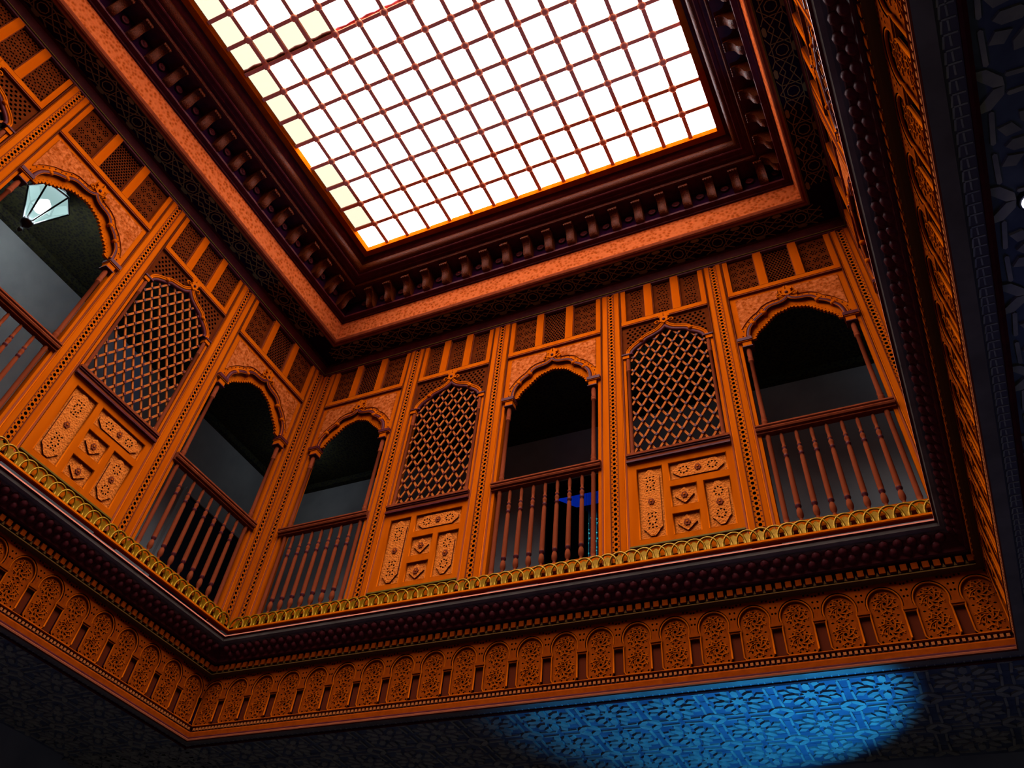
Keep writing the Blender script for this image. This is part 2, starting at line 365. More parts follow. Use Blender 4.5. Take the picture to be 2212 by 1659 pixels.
def star_lines(half):
    mb = MB(); per = .4265; wid = .245; y0 = -.155
    def ln(p, q, wdt=.0075):
        d = Vector((q[0] - p[0], q[1] - p[1])); d.normalize(); nx, ny = -d.y * wdt / 2, d.x * wdt / 2
        mb.flat([(p[0] + nx, p[1] + ny), (q[0] + nx, q[1] + ny), (q[0] - nx, q[1] - ny), (p[0] - nx, p[1] - ny)], 6.59, 6.601, 0)
    n = int((half - .1) / per) + 1
    for k in range(-n, n + 1):
        c = k * per + .2
        if abs(c) > half - .38: continue
        R = .118
        for a0 in (0, PI / 4):
            P = [(c + R * math.cos(a0 + PI / 2 * i), y0 + R * math.sin(a0 + PI / 2 * i)) for i in range(4)]
            for i in range(4): ln(P[i], P[(i + 1) % 4])
        r2 = .055
        P = [(c + r2 * math.cos(PI / 8 + PI / 4 * i), y0 + r2 * math.sin(PI / 8 + PI / 4 * i)) for i in range(8)]
        for i in range(8): ln(P[i], P[(i + 1) % 8])
        for sx in (-1, 1):
            ln((c + sx * R, y0), (c + sx * per / 2, y0 + .075)); ln((c + sx * R, y0), (c + sx * per / 2, y0 - .075))
            ln((c + sx * .084, y0 + .084), (c + sx * per / 2, y0 + .02)); ln((c + sx * .084, y0 - .084), (c + sx * per / 2, y0 - .02))
            ln((c + sx * .084, y0 + .084), (c + sx * .15, y0 + .12)); ln((c + sx * .084, y0 - .084), (c + sx * .15, y0 - .12))
    return mb
def lozenges(half):
    mb = MB(); per = .4265
    n = int(half / per) + 1
    for k in range(-n, n + 1):
        for s_, ox in ((1, 0.0), (-1, per / 2)):
            c = k * per + .2 + ox
            if abs(c) > half - .38: continue
            y = -.155 + s_ * .105
            mb.flat([(c - .05, y), (c - .03, y + .018), (c + .03, y + .018), (c + .05, y), (c + .03, y - .018), (c - .03, y - .018)], 6.592, 6.601, 0)
    return mb
def cornice(side, k, full=True):
    h = SIDE[side][2]
    r = thing('trim_%d' % k, side, 0, 6.42, 'carved cornice under the skylight on the %s side, with a row of brackets' % side, kind='structure')
    g = lambda key, fn: cached((key, h), fn)
    part(r, 'wall_moulding', g('cm1', lambda: MB().sweep([(.0, 6.40), (.022, 6.41), (.03, 6.44), (.022, 6.455), (.04, 6.50), (.05, 6.53), (.03, 6.60), (0, 6.60)], h).mesh('wall_moulding', MOULD)))
    part(r, 'moulding_highlight', g('cm0', lambda: MB().sweep([(.028, 6.428), (.036, 6.428), (.036, 6.436), (.028, 6.436)], h, closed=True).mesh('moulding_highlight', OLIVE)))  # light-catching line above the panels, shaped as a strip of its own
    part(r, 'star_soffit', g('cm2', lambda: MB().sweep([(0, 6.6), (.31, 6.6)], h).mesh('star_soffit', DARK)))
    if full:
        part(r, 'star_strapwork', g('cm3', lambda: star_lines(h).mesh('star_strapwork', LINE)), kind='stuff')
        part(r, 'lozenges', g('cm4', lambda: lozenges(h).mesh('lozenges', LINE)), kind='stuff')
    part(r, 'soffit_edge', g('cm5', lambda: MB().sweep([(.285, 6.6), (.285, 6.588), (.30, 6.585), (.315, 6.597), (.33, 6.60), (.345, 6.612), (.352, 6.635), (.352, 6.65), (.345, 6.655)], h, mats=[1, 1, 0, 0, 0, 0, 0, 0]).mesh('soffit_edge', RED, OLIVE)))
    part(r, 'fascia', g('cm6', lambda: MB().sweep([(.345, 6.652), (.368, 6.905)], h).mesh('fascia', FASC)))
    part(r, 'shelf', g('cm7', lambda: MB().sweep([(.366, 6.895), (.385, 6.90), (.39, 6.915), (.41, 6.918), (.44, 6.925), (.445, 6.945), (.40, 6.95)], h).mesh('shelf', MOULD)))
    part(r, 'bracket_wall', g('cm8', lambda: MB().sweep([(.41, 6.94), (.425, 7.22)], h).mesh('bracket_wall', DARK)))
    part(r, 'bracket_slab', g('cm9', lambda: MB().sweep([(.42, 7.195), (.62, 7.195), (.635, 7.205), (.65, 7.23), (.65, 7.245), (.70, 7.25)], h).mesh('bracket_slab', MOULD)))
    part(r, 'bead_edge', g('cm10', lambda: MB().sweep([(.628, 7.19), (.645, 7.195), (.655, 7.215), (.64, 7.22)], h).mesh('bead_edge', ROLL)))
    part(r, 'cove', g('cm11', lambda: MB().sweep([(.69, 7.245), (.71, 7.265), (.745, 7.262), (.755, 7.27), (.755, 7.29)], h).mesh('cove', MOULD)))
    def rollfn():
        pr = [(.755 + .045 - .045 * math.cos(t) * 1.0, 7.345 - .06 * math.cos(t - PI / 2)) for t in ()]
        pr = [(.752, 7.285), (.778, 7.29), (.80, 7.31), (.815, 7.345), (.815, 7.375), (.80, 7.40), (.785, 7.41)]
        mb = MB().sweep(pr, h); mb.sm = [True] * len(mb.f); return mb.mesh('roll', ROLL)
    part(r, 'roll_moulding', g('cm12', rollfn))
    part(r, 'frame_board', g('cm13', lambda: MB().sweep([(.785, 7.405), (.81, 7.43), (.835, 7.47), (.862, 7.475), (.862, 7.50)], h).mesh('frame_board', MOULD)))
    if full:
        bm_ = cached('bracket', bracket_mesh); cb = cached('capbead', cap_bead); md = cached('medal', medallion)
        pitch = .271 if side == 'back' else .2735
        off = .095 if side == 'back' else (3.51 - 1.144) % .2735
        if side == 'right': off = -off
        n = int(h / pitch) + 1
        for i in range(-n, n + 1):
            u = off + i * pitch
            if abs(u) < h - .56:
                b = part(r, 'bracket', bm_, (u, 0, 0)); part(b, 'bead_cap', cb)
            if abs(u + pitch / 2) < h - .5: part(r, 'medallion', md, (u + pitch / 2, 0, 0))
    return r
for k, s_ in enumerate(('back', 'left', 'right', 'front')): cornice(s_, 3 + k, s_ != 'front')

# ------------------------------------------------------------------ bays
SILL = 3.33
def arch_half(ws):
    cusp = [(-.425, 5.255), (-.425, 5.30), (-.405, 5.375), (-.36, 5.433)], [(-.36, 5.433), (-.32, 5.478), (-.245, 5.527)], [(-.245, 5.527), (-.215, 5.572), (-.165, 5.598), (-.11, 5.603), (-.05, 5.618), (-.012, 5.648), (0, 5.672)]
    out = []
    for seg in cusp: out += catmull(seg, 4)[:-1]
    out.append((0, 5.672))
    return [(x * ws, z) for x, z in out]
def inner_half(ws):
    pts = catmull([(-.385, 5.255), (-.375, 5.29), (-.345, 5.34), (-.275, 5.40), (-.22, 5.455), (-.15, 5.515), (-.07, 5.54), (0, 5.562)], 5)
    return [(x * ws, z) for x, z in pts]
def transom_parts(r, w, kind):
    """rail above the arch and the three fretwork panels with their mullions"""
    key = ('tr', w, kind); e = w / 2
    zt = 6.42
    part(r, 'transom', cached(key + ('a',), lambda: MB().box(-e, e, -.022, .06, 5.872, 5.92).box(-e, e, -.012, .05, 5.858, 5.872, 1).box(-e, e, -.028, .05, 5.846, 5.858, 1).mesh('transom', WOOD, RED)))
    pw = (w - .10 - 2 * .083) / 3
    mull = cached(('mull', w), lambda: MB().box(-.0415, .0415, -.024, .06, 5.92, zt).box(-.05, -.0415, -.008, .05, 5.92, zt, 1).box(.0415, .05, -.008, .05, 5.92, zt, 1).mesh('mullion', WOOD, RED))
    for s_ in (-1, 1): part(r, 'mullion', mull, (s_ * (pw / 2 + .0415), 0, 0))
    stile = cached(('stile', w), lambda: MB().box(-.025, .025, -.016, .06, 5.92, zt).mesh('stile', WOOD))
    for s_ in (-1, 1): part(r, 'stile', stile, (s_ * (e - .025), 0, 0))
    def fret(v):
        holes = []; x = -pw / 2 + .022; p = .033
        if v == 0:
            row = 0; z = 5.945
            while z < 6.40:
                x = -pw / 2 + .020 + (p / 2 if row % 2 else 0)
                while x < pw / 2 - .016: holes.append(ngon(x, z, .0125, 6, PI / 6)); x += p
                z += p * .84; row += 1
        elif v == 1:
            for cz in (5.99, 6.10, 6.21, 6.32):
                for cx in (-.085, 0, .085):
                    if abs(cx) > pw / 2 - .04: continue
                    for q in range(6): a = q * PI / 3; holes.append(ngon(cx + .026 * math.cos(a), cz + .026 * math.sin(a), .0095, 5, a))
                    holes.append(ngon(cx, cz, .009, 6))
                for cx in (-.0425, .0425): holes.append(ngon(cx, cz + .055, .011, 4, PI / 4))
        else:
            for cz in (5.99, 6.085, 6.18, 6.275, 6.37):
                for cx in (-.09, -.03, .03, .09):
                    if abs(cx) > pw / 2 - .03: continue
                    a = random.uniform(0, 6)
                    for q in range(4): b = a + q * PI / 2; holes.append(ngon(cx + .021 * math.cos(b), cz + .025 * math.sin(b), .0105, 5, b, 1.0))
                    if cx < .08: holes.append(ngon(cx + .03, cz + .047, .008, 4))
        return MB().plate(rect(-pw / 2 - .006, pw / 2 + .006, 5.915, zt), holes, .012, .024, 0, 1).mesh('fretwork_panel', FRET, DARK)
    order = (1, 0, 1) if kind == 'arch' else (2, 2, 2)
    for i, v in enumerate(order):
        part(r, 'fretwork_panel', cached(key + ('f', v), lambda: fret(v)), ((i - 1) * (pw + .083), 0, 0))
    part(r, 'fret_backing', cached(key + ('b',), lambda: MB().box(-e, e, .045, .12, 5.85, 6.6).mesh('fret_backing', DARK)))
def crest_mesh(sc_=1.0):
    mb = MB()
    for q in range(6):
        a = q * PI / 3 + PI / 6; cx, cz = .03 * math.cos(a), .03 * math.sin(a)
        mb.plate(ngon(cx, cz, .019, 7), [], -.03, .0)
    mb.lathe(0, 0, [(.016, -.02), (.016, -.036), (.006, -.044)], 8, axis='y', m=1)
    for s_ in (-1, 1):
        mb.tube([(s_ * (.075 - .028 * (1 - t * .1) * math.cos(t)), -.022, -.022 + .028 * (1 - t * .1) * math.sin(t)) for t in [i * .6 for i in range(9)]], .008, 6)
        mb.plate([(s_ * .01, .03), (s_ * .055, .045), (s_ * .06, .075), (s_ * .03, .085), (s_ * .005, .105)], [], -.024, 0)
    return mb.mesh('crest_rosette', WOOD, MOULD)
COLO = [(.030, 0), (.030, .03), (.022, .04), (.026, .07), (.0235, .10), (.0235, .78)]
def colonette(r, z0, z1, u, key):
    def fn():
        H = z1 - z0
        p = [(r * 1.15, 0), (r * 1.15, .03), (r * .8, .035), (r * 1.05, .06), (r * .95, .1)]
        if H > 1.5: p += [(r * .92, .78), (r * 1.05, .79), (r * 1.05, .80), (r * .95, .805), (r * 1.1, .86)] + [(r * 1.1, .90), (r * .9, .93), (r * 1.2, .96), (r * 1.2, .975), (r * .9, .985), (r * 1.2, 1.0), (r * .95, 1.02)]
        p += [(r * .85, H - .17), (r * 1.15, H - .165), (r * 1.15, H - .15), (r * .95, H - .145), (r * 1.15, H - .135), (r * 1.15, H - .12), (r * .95, H - .11), (r * 1.12, H - .07), (r * 1.0, H - .02), (r * .8, H)]
        return MB().lathe(0, 0, [(a, b + z0) for a, b in p], 12).mesh('colonette', RED)
    return cached(key, fn)
def arch_bay(side, u, w, label):
    ws = w / 1.07; e = w / 2
    r = thing('arched_bay', side, u, SILL, label, 'arched opening', 'arched gallery openings')
    transom_parts(r, w, 'arch')
    out = mirror_path(arch_half(ws)); inn = mirror_path(inner_half(ws))
    def spandrel():
        poly = [(-e, 5.255)] + out + [(e, 5.255), (e, 5.852), (-e, 5.852)]
        return MB().plate(poly, [], -.004, .06, back=True).mesh('spandrel', WOOD)
    part(r, 'spandrel', cached(('sp', w), spandrel))
    def relief(s_):
        off = offset_path(resample(arch_half(ws), 16), .075)
        off = [(x, z) for x, z in off if x > -e + .05 and x < -.075 and z < 5.80 and z > 5.36]
        poly = [(-e + .055, off[0][1])] + off + [(-.075, 5.80), (-e + .055, 5.80)]
        poly = [(s_ * -x, z) for x, z in poly] if s_ > 0 else poly
        return MB().plate(poly, [], -.014, 0).mesh('relief_panel', RELIEF)
    for s_ in (-1, 1): part(r, 'relief_panel', cached(('rl', w, s_), lambda: relief(s_)))
    def mould():
        mb = MB(); o2 = resample(out, 44)
        mb.tube([(x, -.018, z) for x, z in o2], .021, 6, 0); mb.tube([(x, -.018, z) for x, z in offset_path(o2, .028)], .008, 6, 1); mb.tube([(x, -.03, z) for x, z in offset_path(o2, -.012)], .006, 6, 1)
        for k in (-.36, -.245, .245, .36):
            zz = 5.433 if abs(k) > .3 else 5.527
            mb.lathe(k * ws, zz, [(.024, 0), (.028, -.03), (.012, -.045)], 7, axis='y', m=1)
        for t in offset_path(resample(out, 26), .055)[1:-1]:
            if abs(t[0]) > .09: mb.lathe(t[0], t[1], [(.006, 0), (.006, -.009), (.002, -.011)], 5, axis='y', m=0)
        return mb.mesh('arch_moulding', MOULD, WOOD)
    part(r, 'arch_moulding', cached(('am', w), mould))
    def scallop():
        path = resample(inn, 30); sc_ = []
        for a, b in zip(path, path[1:]):
            d = Vector((b[0] - a[0], b[1] - a[1])); n = Vector((d.y, -d.x))
            for t, h in ((0, 0), (.25, .42), (.5, .55), (.75, .42)): sc_.append((a[0] + d.x * t + n.x * h, a[1] + d.y * t + n.y * h))
        sc_.append(path[-1])
        o2 = resample(out, 40)
        holes = []
        for a, b in zip(path, path[1:]):
            d = Vector((b[0] - a[0], b[1] - a[1])); n = Vector((-d.y, d.x)); holes.append(ngon((a[0] + b[0]) / 2 + n.x * .35, (a[1] + b[1]) / 2 + n.y * .35, .0045, 5))
        return MB().plate(o2 + sc_[::-1], holes, .004, .03, back=True).mesh('scallop_edging', WOOD)
    part(r, 'scallop_edging', cached(('sc', w), scallop))
    part(r, 'crest_rosette', cached('crest', crest_mesh), (0, -.004, 5.715))
    cap = cached(('cap', w), lambda: MB().box(-.079, .055, -.05, .06, 5.222, 5.255, 1).box(-.079, .05, -.043, .06, 5.212, 5.222, 0).box(-.04, .042, -.034, .05, 5.155, 5.212, 0).box(-.045, .05, -.042, .05, 5.145, 5.155, 1).mesh('capital', WOOD, MOULD))
    col = colonette(.0215, SILL, 5.147, 0, ('col', 'a'))
    jamb = cached('jamb', lambda: MB().box(-.014, .014, -.012, .05, SILL, 5.22).mesh('jamb', WOOD))
    for s_ in (-1, 1):
        uu = s_ * (e - .08)
        part(r, 'capital', cap, (uu, 0, 0), (0, 0, 0) if s_ < 0 else None).scale = (-s_, 1, 1) if s_ > 0 else (1, 1, 1)
        part(r, 'colonette', col, (uu, .0, 0)); part(r, 'jamb', jamb, (s_ * (e - .016), 0, 0))
    return r
BAL = [(.017, 0), (.020, .012), (.013, .022), (.013, .03), (.0245, .05), (.0255, .075), (.021, .105), (.014, .118), (.024, .128), (.024, .143), (.0215, .15), (.0235, .17), (.0215, .40), (.0195, .555), (.0145, .575), (.021, .582), (.021, .597), (.014, .605), (.021, .625), (.0205, .645), (.013, .655), (.019, .667), (.019, .68), (.012, .688), (.0165, .72), (.018, .765), (.013, .81)]
BALM = [0] * (len(BAL) - 1)
for i in (8, 7, 14, 15, 20): BALM[i] = 1
def balustrade(side, u, w, label):
    e = w / 2
    r = thing('balustrade', side, u, SILL, label, 'balustrade', 'turned balustrades of the gallery')
    def rail():
        n = [(-.052, 4.185), (-.058, 4.2), (-.05, 4.212), (-.06, 4.222), (-.058, 4.236), (-.04, 4.243), (.035, 4.243), (.04, 4.2), (.03, 4.185)]
        mb = MB(); a = mb.add([(-e, y, z) for y, z in n]); b = mb.add([(e, y, z) for y, z in n]); c = len(n)
        for i in range(c): mb.face((a + i, a + (i + 1) % c, b + (i + 1) % c, b + i))
        mb.face([a + i for i in range(c)]); mb.face([b + i for i in range(c)])
        mb.box(-e, e, -.035, .022, 4.165, 4.185); return mb.mesh('handrail', RED)
    part(r, 'handrail', cached(('hr', w), rail))
    part(r, 'bottom_rail', cached(('br', w), lambda: MB().box(-e, e, -.03, .03, SILL - .05, SILL + .02).mesh('bottom_rail', WOOD)))
    bal = cached('bal', lambda: MB().lathe(0, 0, [(a * .95, b * .9938 + SILL + .02 - .0) for a, b in BAL], 10, BALM).mesh('baluster', RED, MOULD))
    st = .1167 * w / 1.07
    for i in range(-3, 4): part(r, 'baluster', bal, (i * st, 0, 0))
    return r
def lattice_bay(side, u, w, label):
    e = w / 2; ws = w / .9
    r = thing('lattice_screen', side, u, SILL, label, 'lattice screen', 'lattice screens of the gallery')
    transom_parts(r, w, 'lattice')
    half = catmull([(-.372, 5.45), (-.368, 5.48), (-.325, 5.527), (-.25, 5.578)], 4)[:-1] + catmull([(-.25, 5.578), (-.21, 5.617), (-.14, 5.642), (-.07, 5.672), (-.02, 5.715), (0, 5.75)], 4)
    half = [(x * ws, z) for x, z in half]; out = mirror_path(half)
    def spandrel():
        poly = [(-e, 5.45)] + out + [(e, 5.45), (e, 5.852), (-e, 5.852)]
        near = offset_path(resample(out, 40), .05); holes = []; z = 5.512; row = 0
        lim = [(-e + .03, 5.46)] + [(x, z_) for x, z_ in near if abs(x) < e - .035] + [(e - .03, 5.46), (e - .03, 5.845), (-e + .03, 5.845)]
        while z < 5.83:
            n = int(e / .0525) + 1
            for k in range(-n, n + 1):
                x = (k + (.5 if row % 2 else 0)) * .0525
                if abs(x) < e - .045 and inside((x, z), lim) and inside((x, z - .012), lim) and (abs(x) > .085 or z < 5.6): holes.append(ngon(x, z, .0145, 6))
            z += .036; row += 1
        return MB().plate(poly, holes, -.002, .02, 0, 1).mesh('spandrel', FRET, DARK)
    part(r, 'spandrel', cached(('lsp', w), spandrel))
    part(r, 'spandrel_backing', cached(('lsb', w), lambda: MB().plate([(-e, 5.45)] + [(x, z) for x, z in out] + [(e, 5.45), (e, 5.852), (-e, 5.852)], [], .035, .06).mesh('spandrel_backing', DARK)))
    def mould():
        mb = MB(); o2 = resample(out, 40)
        mb.tube([(x, -.012, z) for x, z in offset_path(o2, .018)], .013, 6, 1); mb.tube([(x, -.02, z) for x, z in offset_path(o2, .034)], .009, 6, 1)
        mb.tube([(x, .0, z) for x, z in offset_path(o2, -.006)], .02, 6, 0)
        for s_ in (-1, 1): mb.lathe(s_ * .25 * ws, 5.598, [(.024, 0), (.024, -.028), (.01, -.04)], 7, axis='y', m=1)
        return mb.mesh('arch_moulding', MOULD, WOOD)
    part(r, 'arch_moulding', cached(('lam', w), mould))
    part(r, 'crest_rosette', cached('crest', crest_mesh), (0, -.004, 5.80))
    cap = cached('lcap', lambda: MB().box(-.05, .032, -.034, .04, 5.435, 5.45, 1).box(-.042, .024, -.026, .04, 5.395, 5.435).mesh('capital', WOOD, MOULD))
    col = colonette(.0185, 4.24, 5.395, 0, ('col', 'l'))
    jamb = cached('ljamb', lambda: MB().box(-.012, .012, -.01, .05, 4.24, 5.435).mesh('jamb', WOOD))
    for s_ in (-1, 1):
        part(r, 'capital', cap, (s_ * (e - .042), 0, 0)).scale = (1 if s_ < 0 else -1, 1, 1)
        part(r, 'colonette', col, (s_ * (e - .05), -.004, 0)); part(r, 'jamb', jamb, (s_ * (e - .014), 0, 0))
    # lattice bars
    px, pz = .116, .179
    op = [(-e + .05, 4.235)] + [(max(-e + .05, min(e - .05, x)), z) for x, z in out] + [(e - .05, 4.235)]
    nodes = set(); bars = []
    for sgn in (1, -1):
        for k in range(-20, 21):
            seg = []; t = 4.24
            # u = k*px + sgn*(z-4.30)*px/pz
            z = 4.236
            while z < 5.75:
                x = k * px + sgn * (z - 4.33) * px / pz
                if inside((x, z), op): seg.append((x, z))
                z += .006
            if len(seg) > 6: bars.append((seg[0], seg[-1], sgn))
    for i, (p, q, sgn) in enumerate(bars):
        y = .0 if sgn > 0 else .010
        part(r, 'lattice_bar', cached(('lb', w, i), lambda: MB().bar(p, q, .020, y, y + .013).mesh('lattice_bar', RELIEF_BAR)))
    def knobs():
        mb = MB()
        for a in range(-20, 21):
            for b in range(-20, 21):
                x = (a + b) * px / 2; z = 4.33 + (b - a) * pz / 2
                if inside((x, z), op): mb.plate(ngon(x, z, .0165, 4, 0), [], -.008, .02)
        return mb.mesh('lattice_knobs', MOULD)
    part(r, 'lattice_knobs', cached(('kn', w), knobs), kind='stuff')
    # sill and panelled lower part
    part(r, 'sill', cached(('sill', w), lambda: MB().box(-e, e, -.05, .05, 4.215, 4.236, 0).box(-e, e, -.04, .05, 4.20, 4.215, 1).box(-e, e, -.03, .05, 4.165, 4.20, 0).box(-e, e, -.045, .05, 4.15, 4.165, 1).mesh('sill', RED, MOULD)))
    P = {'L': (-.37, -.15, 3.425, 4.085), 'T': (-.093, .393, 3.91, 4.085), 'A': (-.093, .125, 3.665, 3.857), 'B': (-.093, .125, 3.423, 3.606), 'R': (.182, .393, 3.423, 3.855)}
    P = {k: (a * ws, b * ws, c, d) for k, (a, b, c, d) in P.items()}
    def frame():
        holes = [rect(*v) for v in P.values()]
        mb = MB().plate(rect(-e, e, 3.372, 4.15), holes, -.014, .02)
        for a, b, c, d in P.values():      # bevelled inner beads
            for (p, q) in (((a, c), (b, c)), ((b, c), (b, d)), ((b, d), (a, d)), ((a, d), (a, c))): mb.tube([(p[0], -.008, p[1]), (q[0], -.008, q[1])], .008, 5, 0)
        mb.box(-e, e, -.03, .02, 3.36, 3.372, 1); mb.box(-e, e, -.01, .03, SILL - .06, 3.36, 0)
        return mb.mesh('panel_frame', WOOD, OLIVE)
    part(r, 'panel_frame', cached(('pf', w), frame))
    for k, (a, b, c, d) in P.items():
        cx, cz, hw, hh = (a + b) / 2, (c + d) / 2, (b - a) / 2, (d - c) / 2
        o = part(r, 'carved_panel', cached(('pp', w, k), lambda: MB().box(a - .004, b + .004, .008, .03, c - .004, d + .004).mesh('carved_panel', PANEL)))
        def cart():
            mx, mz = hw - .03, hh - .025
            if k in 'AB': poly = [(cx, cz - mz), (cx + mx * .42, cz - mz * .62), (cx + mx * .5, cz - mz * .5), (cx + mx, cz), (cx + mx * .5, cz + mz * .5), (cx + mx * .42, cz + mz * .62), (cx, cz + mz), (cx - mx * .42, cz + mz * .62), (cx - mx * .5, cz + mz * .5), (cx - mx, cz), (cx - mx * .5, cz - mz * .5), (cx - mx * .42, cz - mz * .62)]
            else:
                v = hh > hw; lx, lz = (mx, mz) if v else (mz, mx); q = min(.07, lx * .95)
                base = [(-lx, -lz + q), (-lx * .72, -lz + q * .72), (-lx * .55, -lz + q * .42), (-lx * .22, -lz), (lx * .22, -lz), (lx * .55, -lz + q * .42), (lx * .72, -lz + q * .72), (lx, -lz + q)]
                base = base + [(-x, -z) for x, z in base]
                poly = [(cx + x, cz + z) for x, z in base] if v else [(cx + z, cz - x) for x, z in base]
            holes = []
            if k in 'AB': cen = []
            elif k == 'L': cen = [(cx, cz + .17), (cx, cz - .17)]
            elif k == 'R': cen = [(cx, cz + .10), (cx, cz - .10)]
            else: cen = [(cx - .12, cz), (cx + .12, cz)]
            for (x, z) in cen:
                for q in range(8): t = q * PI / 4; holes.append(ngon(x + .033 * math.cos(t) * (1 if k != 'T' else 1.1), z + .033 * math.sin(t) * (1.1 if k != 'T' else .9), .0085, 6, t))
                if k == 'L':
                    for dz in (-.062, .062):
                        for dx in (-.03, .0, .03): holes.append(ngon(x + dx, z + dz, .008, 4, 0, 1.5))
            return MB().plate(poly, holes, -.006, .008, 0, 1).mesh('cartouche', PANEL, MOULD)
        ct = part(o, 'cartouche', cached(('ct', w, k), cart))
        def ros():
            mb = MB()
            for q in range(6): t = q * PI / 3; mb.plate(ngon(.018 * math.cos(t), .018 * math.sin(t), .011, 6), [], -.014, -.004, 0)
            mb.lathe(0, 0, [(.009, -.006), (.009, -.018), (.003, -.02)], 6, axis='y', m=1); return mb.mesh('rosette', RED, WOOD)
        part(ct, 'rosette', cached('ros', ros), (cx, 0, cz))
    return r
RELIEF_BAR = mat('lattice_wood', (0.1966, 0.0398, 0.0065), 0.5, (0.2340, 0.0538, 0.0103), 14, spec=0.0)
def pilaster(side, u, w, label):
    e = w / 2; zb, zt = SILL - .06, 6.42
    r = thing('pilaster', side, u, SILL, label, 'pilaster', 'carved pilasters between the bays')
    def body():
        mb = MB().box(-e, e, .005, .12, zb, zt)
        for s_ in (-1, 1):
            a, b = sorted((s_ * .038, s_ * (e - .028))); mb.box(a, b, -.02, .01, zb, zt)
        return mb.mesh('shaft', WOOD)
    part(r, 'shaft', cached(('pb', w), body))
    def edge():
        mb = MB()
        mb.box(-.014, .014, -.010, .01, zb, zt); mb.tube([(-.006, -.012, zb), (-.006, -.012, zt)], .009, 6); mb.tube([(.009, -.012, zb), (.009, -.012, zt)], .006, 6, 1)
        return mb.mesh('edge_moulding', RED, WOOD)
    for s_ in (-1, 1): part(r, 'edge_moulding', cached('pe', edge), (s_ * (e - .014), 0, 0)).scale = (-s_, 1, 1)
    def strip():
        mb = MB(); n = int((zt - zb) / .0446); st = (zt - zb) / n; hw = .034
        for i in range(n):
            z = zb + (i + .5) * st; O_ = []; I_ = []
            for q in range(12):
                a = PI / 6 * q; c, s2 = math.cos(a), math.sin(a); k = min(hw / max(abs(c), 1e-6), st / 2 / max(abs(s2), 1e-6))
                O_.append((c * k, z + s2 * k)); I_.append((.0145 * c, z + .0145 * s2))
            a = mb.add([(x, -.012, zz) for x, zz in O_]); b = mb.add([(x, -.012, zz) for x, zz in I_]); d = mb.add([(x, .003, zz) for x, zz in I_])
            for q in range(12):
                j = (q + 1) % 12; mb.face((a + q, a + j, b + j, b + q)); mb.face((b + q, b + j, d + j, d + q), 1)
            for s_ in (-1, 1):
                mb.plate([(s_ * .019, z + st / 2 - .009), (s_ * .030, z + st / 2), (s_ * .019, z + st / 2 + .009)], [], -.0125, -.011, 1)
        mb.box(-hw, hw, .002, .004, zb, zt, 1)
        return mb.mesh('pierced_strip', WOOD, DARK)
    part(r, 'pierced_strip', cached('ps', strip))
    part(r, 'strip_bead', cached('pbd', lambda: MB().box(.034, .040, -.024, .0, zb, zt).box(-.040, -.034, -.024, .0, zb, zt).mesh('strip_bead', RED)))
    return r

side_word = {'back': 'back wall', 'left': 'left wall', 'right': 'right wall'}
arch_w = {'back': 1.07, 'left': 1.215, 'right': 1.215}; lat_w = {'back': .90, 'left': .99, 'right': .99}
plan = {'back': dict(arch=(-2.42, 0, 2.42), lat=(-1.22, 1.22), pil=(-3.0625, -1.7775, -.6525, .6525, 1.7775, 3.0625), pw=(.215, .215, .235, .235, .215, .215)),
        'left': dict(arch=(3.51 - 4.81 - .0 - 1.40, 0, 3.51 - .81), lat=(3.51 - 4.848, 3.51 - 2.172), pil=(-3.41, -1.962, -.72, .72, 1.962, 3.41), pw=(.2, .25, .235, .235, .25, .2))}
plan['left']['arch'] = (-2.70, 0, 2.70)
plan['right'] = plan['left']
arch_lab = {'back': ('arched opening of the back wall beside the far corner', 'arched opening in the middle of the back wall, between two lattice screens', 'arched opening of the back wall nearest the right-hand beam'),
            'left': ('arched opening of the left wall hidden beyond the frame edge', 'arched opening of the left wall with the glowing lantern inside', 'arched opening of the left wall beside the far corner'),
            'right': ('arched opening of the right wall beside the right far corner', 'arched opening in the middle of the right wall above the dark beam', 'arched opening of the right wall overhead, nearest the viewer')}
bal_lab = {'back': ('turned wooden balustrade of the back wall beside the far corner', 'turned wooden balustrade in the middle of the back wall, in front of the blue doorway', 'turned wooden balustrade of the back wall nearest the right-hand beam'),
           'left': ('turned wooden balustrade of the left wall beyond the frame edge', 'turned wooden balustrade of the left wall under the lantern arch', 'turned wooden balustrade of the left wall in front of a black door'),
           'right': ('turned wooden balustrade of the right wall beside the right far corner', 'turned wooden balustrade in the middle of the right wall', 'turned wooden balustrade of the right wall nearest the viewer')}
lat_lab = {'back': ('diamond lattice screen on the left half of the back wall', 'diamond lattice screen on the right half of the back wall, over lit panels'),
           'left': ('diamond lattice screen of the left wall cut by the picture edge', 'diamond lattice screen of the left wall between the lantern arch and the corner arch'),
           'right': ('diamond lattice screen of the right wall nearer the far corner', 'diamond lattice screen of the right wall nearer the viewer')}
pil_pos = {'back': ('in the far left corner', 'second from the far left corner', 'third from the far left corner', 'fourth from the far left corner', 'fifth from the far left corner', 'last on the right, beside the dark beam'),
           'left': ('out of view at the near end', 'second from the near end', 'left of the lantern arch', 'right of the lantern arch', 'between lattice and corner arch', 'in the far left corner'),
           'right': ('in the right far corner', 'second from the right far corner', 'third from the right far corner', 'fourth from the right far corner', 'fifth from the right far corner', 'at the near end')}
for sd in ('back', 'left', 'right'):
    p = plan[sd]
    for i, u in enumerate(p['arch']): arch_bay(sd, u, arch_w[sd], arch_lab[sd][i]); balustrade(sd, u, arch_w[sd], bal_lab[sd][i])
    for i, u in enumerate(p['lat']): lattice_bay(sd, u, lat_w[sd], lat_lab[sd][i])
    for i, u in enumerate(p['pil']): pilaster(sd, u, p['pw'][i], 'tall pierced wooden pilaster of the %s, %s' % (side_word[sd], pil_pos[sd][i]))
